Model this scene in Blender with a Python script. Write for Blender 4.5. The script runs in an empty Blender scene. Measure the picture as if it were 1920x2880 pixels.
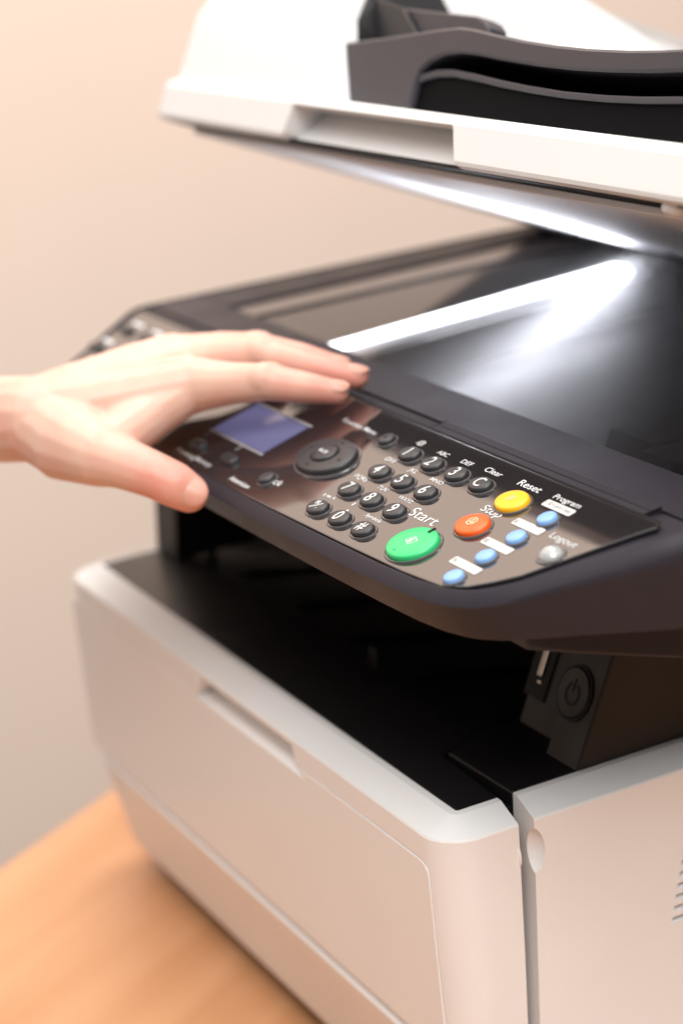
import bpy, bmesh, math, random
from mathutils import Vector, Matrix
random.seed(7)

# ------------------------------------------------------------------ camera, light, exposure
ZR = 0.175                       # height of the printer's white rim above the table top
F_PX = 6310.0                    # focal length in photo pixels (photo 1920 x 2880)
CAM = Vector((0.67563484, -0.34197316, 0.37714185))     # measured from the rim's front right corner


def cam_axes():
    rx, ry, rz = (math.radians(a) for a in (18.01, -64.93, -6.35))
    A = Matrix.Rotation(ry, 3, 'Z')
    B = Matrix(((1, 0, 0), (0, 0, -1), (0, 1, 0)))
    P = Matrix(((1, 0, 0), (0, math.cos(rx), -math.sin(rx)), (0, math.sin(rx), math.cos(rx))))
    Q = Matrix(((math.cos(rz), -math.sin(rz), 0), (math.sin(rz), math.cos(rz), 0), (0, 0, 1)))
    return Q @ P @ B @ A


R = cam_axes()                   # rows: right, down, forward
scene = bpy.context.scene
cd = bpy.data.cameras.new('camera')
cam = bpy.data.objects.new('camera', cd)
scene.collection.objects.link(cam)
right, down, fwd = R[0], R[1], R[2]
M = Matrix((( right.x, -down.x, -fwd.x, CAM.x), (right.y, -down.y, -fwd.y, CAM.y),
            (right.z, -down.z, -fwd.z, CAM.z + ZR), (0, 0, 0, 1)))
cam.matrix_world = M
cd.sensor_fit = 'HORIZONTAL'
cd.sensor_width = 24.0
cd.lens = F_PX / 1920 * 24.0
cd.clip_start, cd.clip_end = 0.05, 50
cd.dof.use_dof = True
cd.dof.focus_distance = (R @ (Vector((-0.028, 0.015, 0.116)) - CAM)).z
cd.dof.aperture_fstop = 5.6
cd.dof.aperture_blades = 0
scene.camera = cam

world = bpy.data.worlds.new('World')
scene.world = world
world.use_nodes = True
bg = world.node_tree.nodes['Background']
bg.inputs['Color'].default_value = (1.0, 0.95, 0.90, 1)
bg.inputs['Strength'].default_value = 0.20


def area_light(name, loc, target, size, power, color, sy=None):
    ld = bpy.data.lights.new(name, 'AREA')
    ld.shape = 'RECTANGLE'
    ld.size, ld.size_y = size, sy or size
    ld.energy, ld.color = power, color
    o = bpy.data.objects.new(name, ld)
    scene.collection.objects.link(o)
    o.location = loc
    o.rotation_euler = (Vector(target) - Vector(loc)).to_track_quat('-Z', 'Y').to_euler()
    return o


area_light('ceiling_bounce_lamp', (0.45, 0.35, 2.25), (0.45, 0.35, 0.2), 4.6, 80, (1.0, 0.975, 0.955))
area_light('added_wall_fill', (-0.75, 0.45, 2.25), (-1.7, 0.4, 0.75), 0.9, 31, (1.0, 0.965, 0.935))  # added fill to brighten the wall, no known fixture there
area_light('key_softbox', (1.25, -0.42, 2.15), (-0.1, 0.1, 0.25), 1.3, 43, (1.0, 0.975, 0.95))
scene.view_settings.view_transform = 'Standard'
scene.view_settings.look = 'None'
scene.view_settings.exposure = 0.14
scene.view_settings.gamma = 1.0
scene.cycles.use_denoising = True
scene.cycles.max_bounces = 10
scene.cycles.transparent_max_bounces = 12


# ------------------------------------------------------------------ pixel helpers (rim coordinates)
def ray(px, py):
    return R.transposed() @ Vector(((px - 960) / F_PX, (py - 1440) / F_PX, 1.0))


def on_plane(px, py, n, pt):
    d = ray(px, py)
    n = Vector(n)
    return CAM + d * (n.dot(Vector(pt) - CAM) / n.dot(d))


def at_depth(px, py, depth):
    return CAM + ray(px, py) * depth


# ------------------------------------------------------------------ materials
def mat(name, color, rough=0.5, spec=0.5, metal=0.0, noise=None, bump=None, coat=0.0, emit=None, sss=None, trans=0.0):
    m = bpy.data.materials.new(name)
    m.use_nodes = True
    nt = m.node_tree
    b = nt.nodes['Principled BSDF']
    b.inputs['Base Color'].default_value = (*color, 1)
    b.inputs['Roughness'].default_value = rough
    b.inputs['Specular IOR Level'].default_value = spec
    b.inputs['Metallic'].default_value = metal
    b.inputs['Coat Weight'].default_value = coat
    b.inputs['Coat Roughness'].default_value = rough * 0.6
    b.inputs['Coat IOR'].default_value = 1.6
    b.inputs['Transmission Weight'].default_value = trans
    if emit:
        b.inputs['Emission Color'].default_value = (*emit[0], 1)
        b.inputs['Emission Strength'].default_value = emit[1]
    tc = None
    if noise or bump:
        tc = nt.nodes.new('ShaderNodeTexCoord')
    if noise:
        sc, amt = noise
        n = nt.nodes.new('ShaderNodeTexNoise')
        n.inputs['Scale'].default_value = sc
        n.inputs['Detail'].default_value = 5
        nt.links.new(tc.outputs['Object'], n.inputs['Vector'])
        mr = nt.nodes.new('ShaderNodeMapRange')
        mr.inputs['From Min'].default_value, mr.inputs['From Max'].default_value = 0.3, 0.7
        mr.inputs['To Min'].default_value, mr.inputs['To Max'].default_value = 1 - amt, 1 + amt
        nt.links.new(n.outputs['Fac'], mr.inputs['Value'])
        mx = nt.nodes.new('ShaderNodeVectorMath')
        mx.operation = 'SCALE'
        mx.inputs[0].default_value = color
        nt.links.new(mr.outputs['Result'], mx.inputs['Scale'])
        nt.links.new(mx.outputs['Vector'], b.inputs['Base Color'])
        mr2 = nt.nodes.new('ShaderNodeMapRange')
        mr2.inputs['From Min'].default_value, mr2.inputs['From Max'].default_value = 0.3, 0.7
        mr2.inputs['To Min'].default_value, mr2.inputs['To Max'].default_value = rough * 0.88, min(1, rough * 1.12)
        nt.links.new(n.outputs['Fac'], mr2.inputs['Value'])
        nt.links.new(mr2.outputs['Result'], b.inputs['Roughness'])
    if bump:
        sc, st, dist = bump
        n = nt.nodes.new('ShaderNodeTexNoise')
        n.inputs['Scale'].default_value = sc
        n.inputs['Detail'].default_value = 2
        nt.links.new(tc.outputs['Object'], n.inputs['Vector'])
        bp = nt.nodes.new('ShaderNodeBump')
        bp.inputs['Strength'].default_value = st
        bp.inputs['Distance'].default_value = dist
        nt.links.new(n.outputs['Fac'], bp.inputs['Height'])
        nt.links.new(bp.outputs['Normal'], b.inputs['Normal'])
    if sss:
        b.inputs['Subsurface Weight'].default_value = sss[0]
        b.inputs['Subsurface Radius'].default_value = sss[1]
        b.inputs['Subsurface Scale'].default_value = sss[2]
    return m


WHITE = mat('white_plastic', (0.81, 0.805, 0.80), 0.42, 0.4, noise=(9, 0.028), bump=(1500, 0.06, 0.0002))
LIDWHITE = mat('lid_white_plastic', (0.75, 0.745, 0.74), 0.45, 0.4, noise=(14, 0.012), bump=(1500, 0.05, 0.0002))
DARK = mat('charcoal_plastic', (0.030, 0.0265, 0.034), 0.45, 0.16, noise=(30, 0.06), bump=(2600, 0.16, 0.0003))
TRAYGREY = mat('grey_tray_plastic', (0.040, 0.037, 0.046), 0.42, 0.4, noise=(20, 0.05), bump=(2000, 0.08, 0.0003))
BLACK = mat('black_plastic', (0.010, 0.009, 0.010), 0.36, 0.4, noise=(25, 0.08), bump=(1800, 0.12, 0.0003))
COLUMN = mat('brown_black_plastic', (0.011, 0.009, 0.0085), 0.5, 0.3, noise=(30, 0.05), bump=(2200, 0.14, 0.0003))
VOID = mat('dark_interior', (0.006, 0.005, 0.006), 0.6, 0.2)
GLOSS = mat('glossy_overlay', (0.022, 0.019, 0.020), 0.06, 0.8, noise=(40, 0.04), coat=0.6)
RUBBER = mat('key_rubber', (0.030, 0.030, 0.033), 0.42, 0.5, bump=(3000, 0.08, 0.0002))
INK = mat('white_ink', (0.66, 0.66, 0.66), 0.6, 0.3)
GREYINK = mat('grey_ink', (0.42, 0.41, 0.42), 0.6, 0.3)
DARKINK = mat('dark_ink', (0.035, 0.035, 0.04), 0.6, 0.3)
PAPER = mat('label_strip', (0.66, 0.645, 0.62), 0.5, 0.3)
GREEN = mat('green_key', (0.030, 0.52, 0.17), 0.36, 0.5, noise=(200, 0.02))
ORANGE = mat('orange_key', (0.90, 0.115, 0.012), 0.36, 0.5, noise=(200, 0.02))
YELLOW = mat('yellow_key', (0.95, 0.50, 0.012), 0.36, 0.5, noise=(200, 0.02))
BLUE = mat('blue_key', (0.24, 0.44, 0.80), 0.40, 0.5, noise=(200, 0.02))
PALEINK = mat('pale_ink', (0.85, 0.70, 0.45), 0.5)
CLEARKEY = mat('clear_key', (0.42, 0.43, 0.42), 0.10, 0.6, coat=1.0)
SCREEN = mat('display_glass', (0.10, 0.10, 0.17), 0.10, 0.5, emit=((0.15, 0.155, 0.34), 0.42))
POCKET = mat('matt_black_tray', (0.004, 0.004, 0.005), 0.65, 0.04)
METAL = mat('connector_metal', (0.7, 0.66, 0.6), 0.3, 0.5, metal=1.0)
PAD = mat('document_pad', (0.78, 0.78, 0.80), 0.5, 0.3)
LAMP = mat('scan_lamp_tube', (0.9, 0.9, 0.95), 0.5, emit=((0.96, 0.97, 1.0), 7.0))
REFLECTOR = mat('lamp_reflector', (0.85, 0.85, 0.9), 0.35, 0.5, emit=((0.95, 0.96, 1.0), 0.7))  # own emission stands in for tube light bouncing off it
SLIT = mat('slit_glass', (0.06, 0.05, 0.05), 0.06, 0.6)
NAIL = mat('finger_nail', (0.68, 0.35, 0.27), 0.36, 0.35, sss=(0.3, (0.6, 0.2, 0.1), 0.003))


def glass_material(name, tint, rough):
    m = bpy.data.materials.new(name)
    m.use_nodes = True
    nt = m.node_tree
    nt.nodes.clear()
    out = nt.nodes.new('ShaderNodeOutputMaterial')
    mix = nt.nodes.new('ShaderNodeMixShader')
    tr = nt.nodes.new('ShaderNodeBsdfTransparent')
    tr.inputs['Color'].default_value = (*tint, 1)
    gl = nt.nodes.new('ShaderNodeBsdfGlossy')
    gl.inputs['Roughness'].default_value = rough
    fr = nt.nodes.new('ShaderNodeFresnel')
    fr.inputs['IOR'].default_value = 1.52
    nt.links.new(fr.outputs[0], mix.inputs[0])
    nt.links.new(tr.outputs[0], mix.inputs[1])
    nt.links.new(gl.outputs[0], mix.inputs[2])
    nt.links.new(mix.outputs[0], out.inputs['Surface'])
    return m


GLASS = glass_material('platen_glass', (0.80, 0.81, 0.84), 0.05)
COLLAR = glass_material('clear_collar', (0.80, 0.80, 0.80), 0.12)


def wood_material():
    m = bpy.data.materials.new('beech_veneer')
    m.use_nodes = True
    nt = m.node_tree
    b = nt.nodes['Principled BSDF']
    tc = nt.nodes.new('ShaderNodeTexCoord')
    mp = nt.nodes.new('ShaderNodeMapping')
    mp.inputs['Scale'].default_value = (3.2, 46, 1)
    nt.links.new(tc.outputs['Object'], mp.inputs['Vector'])
    n1 = nt.nodes.new('ShaderNodeTexNoise')
    n1.inputs['Scale'].default_value = 1.0
    n1.inputs['Detail'].default_value = 7
    n1.inputs['Distortion'].default_value = 0.5
    nt.links.new(mp.outputs[0], n1.inputs['Vector'])
    mp2 = nt.nodes.new('ShaderNodeMapping')
    mp2.inputs['Scale'].default_value = (1.2, 9, 1)
    nt.links.new(tc.outputs['Object'], mp2.inputs['Vector'])
    n2 = nt.nodes.new('ShaderNodeTexNoise')
    n2.inputs['Scale'].default_value = 1.6
    n2.inputs['Detail'].default_value = 4
    nt.links.new(mp2.outputs[0], n2.inputs['Vector'])
    ad = nt.nodes.new('ShaderNodeMath')
    ad.operation = 'ADD'
    nt.links.new(n1.outputs['Fac'], ad.inputs[0])
    nt.links.new(n2.outputs['Fac'], ad.inputs[1])
    cr = nt.nodes.new('ShaderNodeValToRGB')
    cr.color_ramp.elements[0].position, cr.color_ramp.elements[0].color = 0.36, (0.55, 0.262, 0.118, 1)
    cr.color_ramp.elements[1].position, cr.color_ramp.elements[1].color = 0.68, (0.66, 0.350, 0.180, 1)
    h = nt.nodes.new('ShaderNodeMath')
    h.operation = 'MULTIPLY'
    h.inputs[1].default_value = 0.5
    nt.links.new(ad.outputs[0], h.inputs[0])
    nt.links.new(h.outputs[0], cr.inputs['Fac'])
    nt.links.new(cr.outputs['Color'], b.inputs['Base Color'])
    b.inputs['Roughness'].default_value = 0.38
    bp = nt.nodes.new('ShaderNodeBump')
    bp.inputs['Strength'].default_value = 0.05
    bp.inputs['Distance'].default_value = 0.0005
    nt.links.new(n1.outputs['Fac'], bp.inputs['Height'])
    nt.links.new(bp.outputs['Normal'], b.inputs['Normal'])
    return m


WOOD = wood_material()
WALL = mat('beige_wall_paint', (0.89, 0.72, 0.61), 0.85, 0.2, noise=(2.2, 0.02), bump=(160, 0.08, 0.002))


def skin_material():
    m = bpy.data.materials.new('skin')
    m.use_nodes = True
    nt = m.node_tree
    b = nt.nodes['Principled BSDF']
    at = nt.nodes.new('ShaderNodeAttribute')
    at.attribute_name = 'flush'
    tc = nt.nodes.new('ShaderNodeTexCoord')
    n = nt.nodes.new('ShaderNodeTexNoise')
    n.inputs['Scale'].default_value = 55
    n.inputs['Detail'].default_value = 4
    nt.links.new(tc.outputs['Object'], n.inputs['Vector'])
    mr = nt.nodes.new('ShaderNodeMapRange')
    mr.inputs['From Min'].default_value, mr.inputs['From Max'].default_value = 0.35, 0.7
    mr.inputs['To Min'].default_value, mr.inputs['To Max'].default_value = 0.0, 0.45
    nt.links.new(n.outputs['Fac'], mr.inputs['Value'])
    ad = nt.nodes.new('ShaderNodeMath')
    ad.operation = 'ADD'
    ad.use_clamp = True
    nt.links.new(at.outputs['Fac'], ad.inputs[0])
    nt.links.new(mr.outputs['Result'], ad.inputs[1])
    mx = nt.nodes.new('ShaderNodeMix')
    mx.data_type = 'RGBA'
    mx.inputs[6].default_value = (0.73, 0.49, 0.385, 1)
    mx.inputs[7].default_value = (0.72, 0.31, 0.24, 1)
    nt.links.new(ad.outputs[0], mx.inputs[0])
    nt.links.new(mx.outputs[2], b.inputs['Base Color'])
    b.inputs['Roughness'].default_value = 0.48
    b.inputs['Subsurface Weight'].default_value = 0.35
    b.inputs['Subsurface Radius'].default_value = (1.0, 0.35, 0.2)
    b.inputs['Subsurface Scale'].default_value = 0.004
    n2 = nt.nodes.new('ShaderNodeTexVoronoi')
    n2.inputs['Scale'].default_value = 900
    nt.links.new(tc.outputs['Object'], n2.inputs['Vector'])
    bp = nt.nodes.new('ShaderNodeBump')
    bp.inputs['Strength'].default_value = 0.10
    bp.inputs['Distance'].default_value = 0.0004
    nt.links.new(n2.outputs['Distance'], bp.inputs['Height'])
    nt.links.new(bp.outputs['Normal'], b.inputs['Normal'])
    return m


SKIN = skin_material()


# ------------------------------------------------------------------ mesh helpers
def make_mesh(name, verts, faces, smooth=20):
    me = bpy.data.meshes.new(name)
    me.from_pydata([tuple(v) for v in verts], [], faces)
    bm = bmesh.new()
    bm.from_mesh(me)
    bmesh.ops.recalc_face_normals(bm, faces=bm.faces)
    bm.to_mesh(me)
    bm.free()
    if smooth:
        for p in me.polygons:
            p.use_smooth = len(p.vertices) <= 4
        me.set_sharp_from_angle(angle=math.radians(smooth))
    return me


def link(name, me, material, parent=None, loc=None, rot=None):
    o = bpy.data.objects.new(name, me)
    scene.collection.objects.link(o)
    if material and isinstance(me, bpy.types.Mesh) and not me.materials:
        me.materials.append(material)
    o.parent = parent
    if loc is not None:
        o.location = loc
    if rot is not None:
        o.rotation_euler = rot
    return o


def loft(rings, closed=True, caps=True):
    """rings: lists of equally many points; closed: each ring closes on itself"""
    n = len(rings[0])
    v, f = [], []
    for r in rings:
        v += list(r)
    for i in range(len(rings) - 1):
        for j in range(n if closed else n - 1):
            k = (j + 1) % n
            f.append((i * n + j, i * n + k, (i + 1) * n + k, (i + 1) * n + j))
    if caps:
        f.append(tuple(range(n))[::-1])
        f.append(tuple((len(rings) - 1) * n + j for j in range(n)))
    return v, f


def rounded(poly, r, seg=5):
    """polygon of (a, b[, radius]) with rounded corners"""
    out = []
    n = len(poly)
    for i in range(n):
        p = Vector(poly[i][:2])
        a = Vector(poly[i - 1][:2])
        c = Vector(poly[(i + 1) % n][:2])
        rr = poly[i][2] if len(poly[i]) > 2 else r
        d1, d2 = (a - p), (c - p)
        l1, l2 = d1.length, d2.length
        d1.normalize()
        d2.normalize()
        ang = d1.angle(d2)
        if rr <= 1e-6 or ang > 3.12:
            out.append(p)
            continue
        t = min(rr / math.tan(ang / 2), l1 * 0.49, l2 * 0.49)
        q1, q2 = p + d1 * t, p + d2 * t
        for s in range(seg + 1):
            u = s / seg
            out.append(q1 * (1 - u) ** 2 + p * 2 * u * (1 - u) + q2 * u * u)
    return out


def offset_poly(pts, d):
    """inward offset of a counter-clockwise polygon"""
    n = len(pts)
    res = []
    for i in range(n):
        a, p, c = pts[i - 1], pts[i], pts[(i + 1) % n]
        e1 = (p - a)
        e2 = (c - p)
        if e1.length < 1e-9:
            e1 = e2
        if e2.length < 1e-9:
            e2 = e1
        e1, e2 = e1.normalized(), e2.normalized()
        n1, n2 = Vector((-e1.y, e1.x)), Vector((-e2.y, e2.x))
        b = (n1 + n2)
        b.normalize()
        k = max(0.35, b.dot(n1))
        res.append(p + b * (d / k))
    return res


def slab(poly, z0, z1, bevel=0.0, axis=None):
    """extrude a 2D polygon from z0 to z1 with a small bevel; axis maps (a, b, c) to a 3D point"""
    axis = axis or (lambda a, b, c: (a, b, c))
    area = sum(poly[i - 1].x * poly[i].y - poly[i].x * poly[i - 1].y for i in range(len(poly)))
    if area < 0:
        poly = poly[::-1]
    if bevel:
        inn = offset_poly(poly, bevel)
        mid = offset_poly(poly, bevel * 0.3)
        rings = [[(*p, z0 + 0) for p in inn], [(*p, z0 + bevel) for p in poly], [(*p, z1 - bevel) for p in poly],
                 [(*p, z1 - bevel * 0.3) for p in mid], [(*p, z1) for p in inn]]
    else:
        rings = [[(*p, z0) for p in poly], [(*p, z1) for p in poly]]
    rings = [[axis(*q) for q in r] for r in rings]
    return loft(rings)


def rect(x0, x1, y0, y1):
    return [Vector((x0, y0)), Vector((x1, y0)), Vector((x1, y1)), Vector((x0, y1))]


def box_mesh(name, x0, x1, y0, y1, z0, z1, bevel=0.0006):
    v, f = slab(rect(x0, x1, y0, y1), z0, z1, bevel)
    return make_mesh(name, v, f)


def boolean(me, cutters, op='DIFFERENCE', smooth=20):
    o = bpy.data.objects.new('tmp', me)
    scene.collection.objects.link(o)
    tmp = []
    for c in cutters:
        co = bpy.data.objects.new('cut', c)
        scene.collection.objects.link(co)
        tmp.append(co)
        md = o.modifiers.new('b', 'BOOLEAN')
        md.operation = op
        md.object = co
        md.solver = 'EXACT'
    dg = bpy.context.evaluated_depsgraph_get()
    dg.update()
    new = bpy.data.meshes.new_from_object(o.evaluated_get(dg), depsgraph=dg)
    for x in tmp + [o]:
        bpy.data.objects.remove(x)
    for p in new.polygons:
        p.use_smooth = len(p.vertices) <= 4
    new.set_sharp_from_angle(angle=math.radians(smooth))
    new.materials.clear()
    return new


# ------------------------------------------------------------------ setting: wall
def wall_mesh():
    v, f = [], []
    p0 = Vector((-1.55, -2.2, 0))
    d = Vector((-0.05, 1.0, 0)).normalized()
    nx, nz = 2, 2
    for k in (0.0, 8.0):
        for h in (-0.85, 2.6):
            for t in (0, 0.08):
                v.append(p0 + d * k + Vector((-t, 0, h)))
    f = [(0, 2, 6, 4), (1, 5, 7, 3), (0, 4, 5, 1), (2, 3, 7, 6), (0, 1, 3, 2), (4, 6, 7, 5)]
    return make_mesh('wall', v, f, smooth=0)


w = link('wall', wall_mesh(), WALL)
w['kind'] = 'structure'

# ------------------------------------------------------------------ table
e0 = on_plane(0, 2440, (0, 0, 1), (0, 0, -ZR))
e1 = on_plane(340, 2200, (0, 0, 1), (0, 0, -ZR))
ed = (e1 - e0)
ed.z = 0
ed.normalize()
er = Vector((ed.y, -ed.x, 0))          # towards the printer
if er.dot(Vector((1, 0, 0))) < 0:
    er = -er
tang = math.atan2(ed.y, ed.x)
corner = e0 - ed * 0.9
table = bpy.data.objects.new('table', None)
scene.collection.objects.link(table)
table.location = (corner.x, corner.y, 0)
table.rotation_euler = (0, 0, tang)
sgn = 1 if Vector((-ed.y, ed.x, 0)).dot(er) > 0 else -1
table['label'] = 'light beech wood table top under the printer'
table['category'] = 'table'
TW, TD = 2.2, 1.1 * sgn
v, f = slab(rounded([(0, 0), (TW, 0), (TW, TD), (0, TD)], 0.006, 3), -0.026, -0.0006, 0.0015)
link('table_top', make_mesh('table_top', v, f), WOOD, table)
for lx in (0.06, TW - 0.06):
    for ly in (0.06 * sgn, TD - 0.06 * sgn):
        v, f = slab(rounded([(lx - .025, ly - .025), (lx + .025, ly - .025), (lx + .025, ly + .025), (lx - .025, ly + .025)], 0.004, 3), -0.74, -0.0262)
        link('leg', make_mesh('leg', v, f), WOOD, table)

# ------------------------------------------------------------------ printer
root = bpy.data.objects.new('multifunction_printer', None)
scene.collection.objects.link(root)
root['label'] = 'white and charcoal office copier with its scanner lid raised and keypad panel'
root['category'] = 'printer'
Z0 = Vector((0, 0, ZR))


def part(name, me, material, label=None, loc=None, rot=None):
    o = link(name, me, material, root, (Vector(loc) if loc is not None else Vector((0, 0, 0))) + Z0, rot)
    if label:
        o['label'] = label
    return o


def sub(name, me, material, parent, loc=None, rot=None):
    return link(name, me, material, parent, loc, rot)


# ---- base: front cover swept round the corners
XL, XR, BR = -0.407, 0.0, 0.0165
prof = [(0.0153, 0.0), (0.0122, -0.0002), (0.0116, -0.0006), (0.0005, -0.0052),
        (0.0, -0.0061), (0.0, -0.060), (0.0008, -0.1030), (0.0045, -0.1036), (0.0045, -0.1054), (0.0006, -0.1086),
        (0.0006, -0.1096), (0.0016, -0.1130), (0.0110, -0.1600), (0.0135, -0.1640), (0.0153, -0.1640)]
stations = []
for t in range(2):
    stations.append((Vector((XL, (0.034, 0.0166)[t])), Vector((1, 0))))
for k in range(1, 9):
    a = math.pi + k / 9 * math.pi / 2
    dv = Vector((math.cos(a), math.sin(a)))
    stations.append((Vector((XL + BR, BR)) + dv * BR, -dv))
for k in range(0, 13):
    x = XL + BR + (XR - XL - 2 * BR) * k / 12
    stations.append((Vector((x, 0.0)), Vector((0, 1))))
for k in range(1, 9):
    a = 1.5 * math.pi + k / 9 * math.pi / 2
    dv = Vector((math.cos(a), math.sin(a)))
    stations.append((Vector((XR - BR, BR)) + dv * BR, -dv))
for t in range(2):
    stations.append((Vector((XR, (0.0166, 0.0335)[t])), Vector((-1, 0))))
rings = []
for i, (p, n) in enumerate(stations):
    ring = []
    for d, z in prof:
        q = p + n * d
        if i in (0, len(stations) - 1):
            q.y += z * 0.040
        ring.append((q.x, q.y, z))
    rings.append(ring)
v, f = loft(rings)
cover_me = make_mesh('front_cover', v, f)
# grip scoop in the front
sc = rounded([(-0.012, -0.0210, 0), (-0.0006, -0.0210, 0.0005), (0.0102, -0.0172, 0.003), (0.0116, -0.0088, 0.002), (-0.012, -0.0074, 0)], 0, 5)
ringsL = [[(x, p.x, p.y) for p in sc] for x in (-0.2360, -0.1210)]
for p in range(len(sc)):
    k = max(0, (sc[p].y + 0.0210) / 0.0136)
    ringsL[0][p] = (-0.2360 + 0.010 * k, sc[p].x, sc[p].y)
    ringsL[1][p] = (-0.1210 - 0.004 * k - 0.006 * (k > .2), sc[p].x, sc[p].y)
v, f = loft(ringsL)
scoop = make_mesh('scoop', v, f)
# drop-down door slab, a hair proud of the cover
door_poly = rounded([(-0.402, -0.1025, 0.001), (-0.0135, -0.1025, 0.001), (-0.0135, -0.0170, 0.007), (-0.402, -0.0170, 0.007)], 0.001, 6)
v, f = slab(door_poly, 0.0004, 0.006, 0.0006, axis=lambda a, b, c: (a, 0.0058 - c, b))
door_me = make_mesh('door', v, f)
# recess for the door in the cover
dcut = offset_poly(door_poly, -0.0005)
v, f = slab(dcut, -0.012, 0.005, 0, axis=lambda a, b, c: (a, c, b))
dcut_me = make_mesh('dcut', v, f)
cover_me = boolean(cover_me, [dcut_me, scoop], smooth=20)
# latch bump on the cover's end
cover = part('front_cover', cover_me, WHITE)
door_me = boolean(door_me, [scoop])
door = part('drop_down_door', door_me, WHITE)
# scoop lining behind the cut
lin = [(-0.0002, -0.0209), (0.0060, -0.0187), (0.0095, -0.0168), (0.0110, -0.0110), (0.0114, -0.0074), (0.0140, -0.0074), (0.0140, -0.0245), (0.004, -0.0245)]
v, f = loft([[(x, a, b) for a, b in lin] for x in (-0.2375, -0.1195)])
sub('grip_pocket', make_mesh('grip_pocket', v, f), WHITE, door)


def lens(name, cx, cy, cz, rx, ry, rz, seg=20):
    bm = bmesh.new()
    bmesh.ops.create_uvsphere(bm, u_segments=seg, v_segments=seg // 2, radius=1)
    bmesh.ops.transform(bm, matrix=Matrix.Translation((cx, cy, cz)) @ Matrix.Diagonal((rx, ry, rz, 1)), verts=bm.verts)
    me = bpy.data.meshes.new(name)
    bm.to_mesh(me)
    bm.free()
    for p in me.polygons:
        p.use_smooth = True
    return me


sub('latch_tab', lens('latch_tab', -0.0035, 0.0325, -0.0190, 0.0048, 0.0012, 0.0062), WHITE, cover)

# ---- side panels
sp = [(0.0153, 0.0), (0.0122, -0.0002), (0.0116, -0.0006), (0.0005, -0.0052), (0.0, -0.0061), (0.0, -0.120), (0.0012, -0.160),
      (0.004, -0.164), (0.0153, -0.164)]


def side_panel(x, s):
    rings = []
    for y, sh in ((0.0405, 0.060), (0.20, 0), (0.405, 0)):
        rings.append([(x - s * d, y + z * sh * 1.0, z) for d, z in sp])
    v, f = loft(rings)
    return make_mesh('side_panel', v, f)


spm = side_panel(XR, 1)
notch = lens('notch', 0.0022, 0.0350, -0.0182, 0.0092, 0.0092, 0.0114, 40)
slots = []
for k in range(9):
    z = -0.0720 + k * 0.0047
    y0 = 0.0985 + k * 0.0012
    poly = [Vector((y0, z - 0.0012)), Vector((0.175, z - 0.0012)), Vector((0.175, z + 0.0012)), Vector((y0 + 0.0012, z + 0.0012))]
    v, f = slab(poly, -0.03, 0.01, 0, axis=lambda a, b, c: (c, a, b - (0.0 if c > -0.01 else -0.012)))
    slots.append(make_mesh('slot', v, f))
spm = boolean(spm, [notch] + slots, smooth=20)
side = part('side_panel', spm, WHITE)
part('side_panel', side_panel(XL, -1), WHITE)
part('rear_panel', box_mesh('rear_panel', XL + 0.002, XR - 0.002, 0.4055, 0.415, -0.164, 0.10), WHITE)
part('chassis', box_mesh('chassis', XL + 0.0165, XR - 0.0160, 0.0165, 0.404, -0.163, -0.052), VOID)
part('chassis_lip', box_mesh('chassis_lip', XL + 0.0165, XR - 0.0160, 0.0175, 0.06, -0.0515, -0.006), VOID)
for fx in (XL + 0.05, XR - 0.05):
    for fy in (0.05, 0.37):
        ring = [[(fx + r * math.cos(a * math.pi / 8), fy + r * math.sin(a * math.pi / 8), z) for a in range(16)] for r, z in ((0.011, -ZR + 0.0002), (0.0125, -0.164))]
        v, f = loft(ring)
        part('foot', make_mesh('foot', v, f), VOID)

# ---- paper output deck
XI0, XI1 = XL + 0.0156, XR - 0.0156
poly = [Vector(p) for p in ((XI0, 0.0158), (XI1, 0.0158), (XI1, 0.0345), (-0.0640, 0.0368), (-0.0735, 0.0580), (XI0, 0.0580))]
v, f = slab(poly, -0.004, -0.0004, 0.0008)
part('deck_flap', make_mesh('deck_flap', v, f), BLACK)
poly = [Vector(p) for p in ((-0.0632, 0.0392), (XI1, 0.0400), (XI1, 0.40), (-0.0735, 0.40), (-0.0735, 0.0595))]
v, f = slab(poly, -0.006, 0.0004, 0.0008)
part('deck_corner', make_mesh('deck_corner', v, f), BLACK)
ty = [(0.0590, -0.0012), (0.075, -0.004), (0.20, -0.030), (0.30, -0.046), (0.36, -0.048), (0.36, -0.051), (0.30, -0.050), (0.0590, -0.007)]
v, f = loft([[(x, a, b) for a, b in ty] for x in (XI0, -0.0742)])
tray = part('output_tray', make_mesh('output_tray', v, f), BLACK)
for px, py in ((1055, 1852), (597, 1562)):
    p = on_plane(px, py, (0, 0, 1), (0, 0, -0.002))
    sub('paper_stop', box_mesh('paper_stop', p.x - 0.004, p.x + 0.004, p.y - 0.001, p.y + 0.001, -0.006, 0.003, 0.0004), COLUMN, tray)
for rx_ in (-0.33, -0.27, -0.21, -0.15):
    rp = [(0.062, -0.003), (0.075, -0.0022), (0.20, -0.0282), (0.30, -0.0442), (0.30, -0.0470), (0.062, -0.0060)]
    v, f = loft([[(x, a, b) for a, b in rp] for x in (rx_ - 0.0012, rx_ + 0.0012)])
    sub('tray_rib', make_mesh('tray_rib', v, f), COLUMN, tray)
part('tray_back', box_mesh('tray_back', XI0, XI1, 0.362, 0.404, -0.05, 0.06), VOID)


# ---- support columns
def column(x0, x1, y0, lean=0.47, top=0.115):
    side = [(y0, 0.0008), (0.40, 0.0008), (0.40, top), (y0 + lean * top, top)]
    v, f = slab([Vector(p) for p in side], x0, x1, 0.0010, axis=lambda a, b, c: (c, a, b))
    return make_mesh('support_column', v, f)


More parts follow.
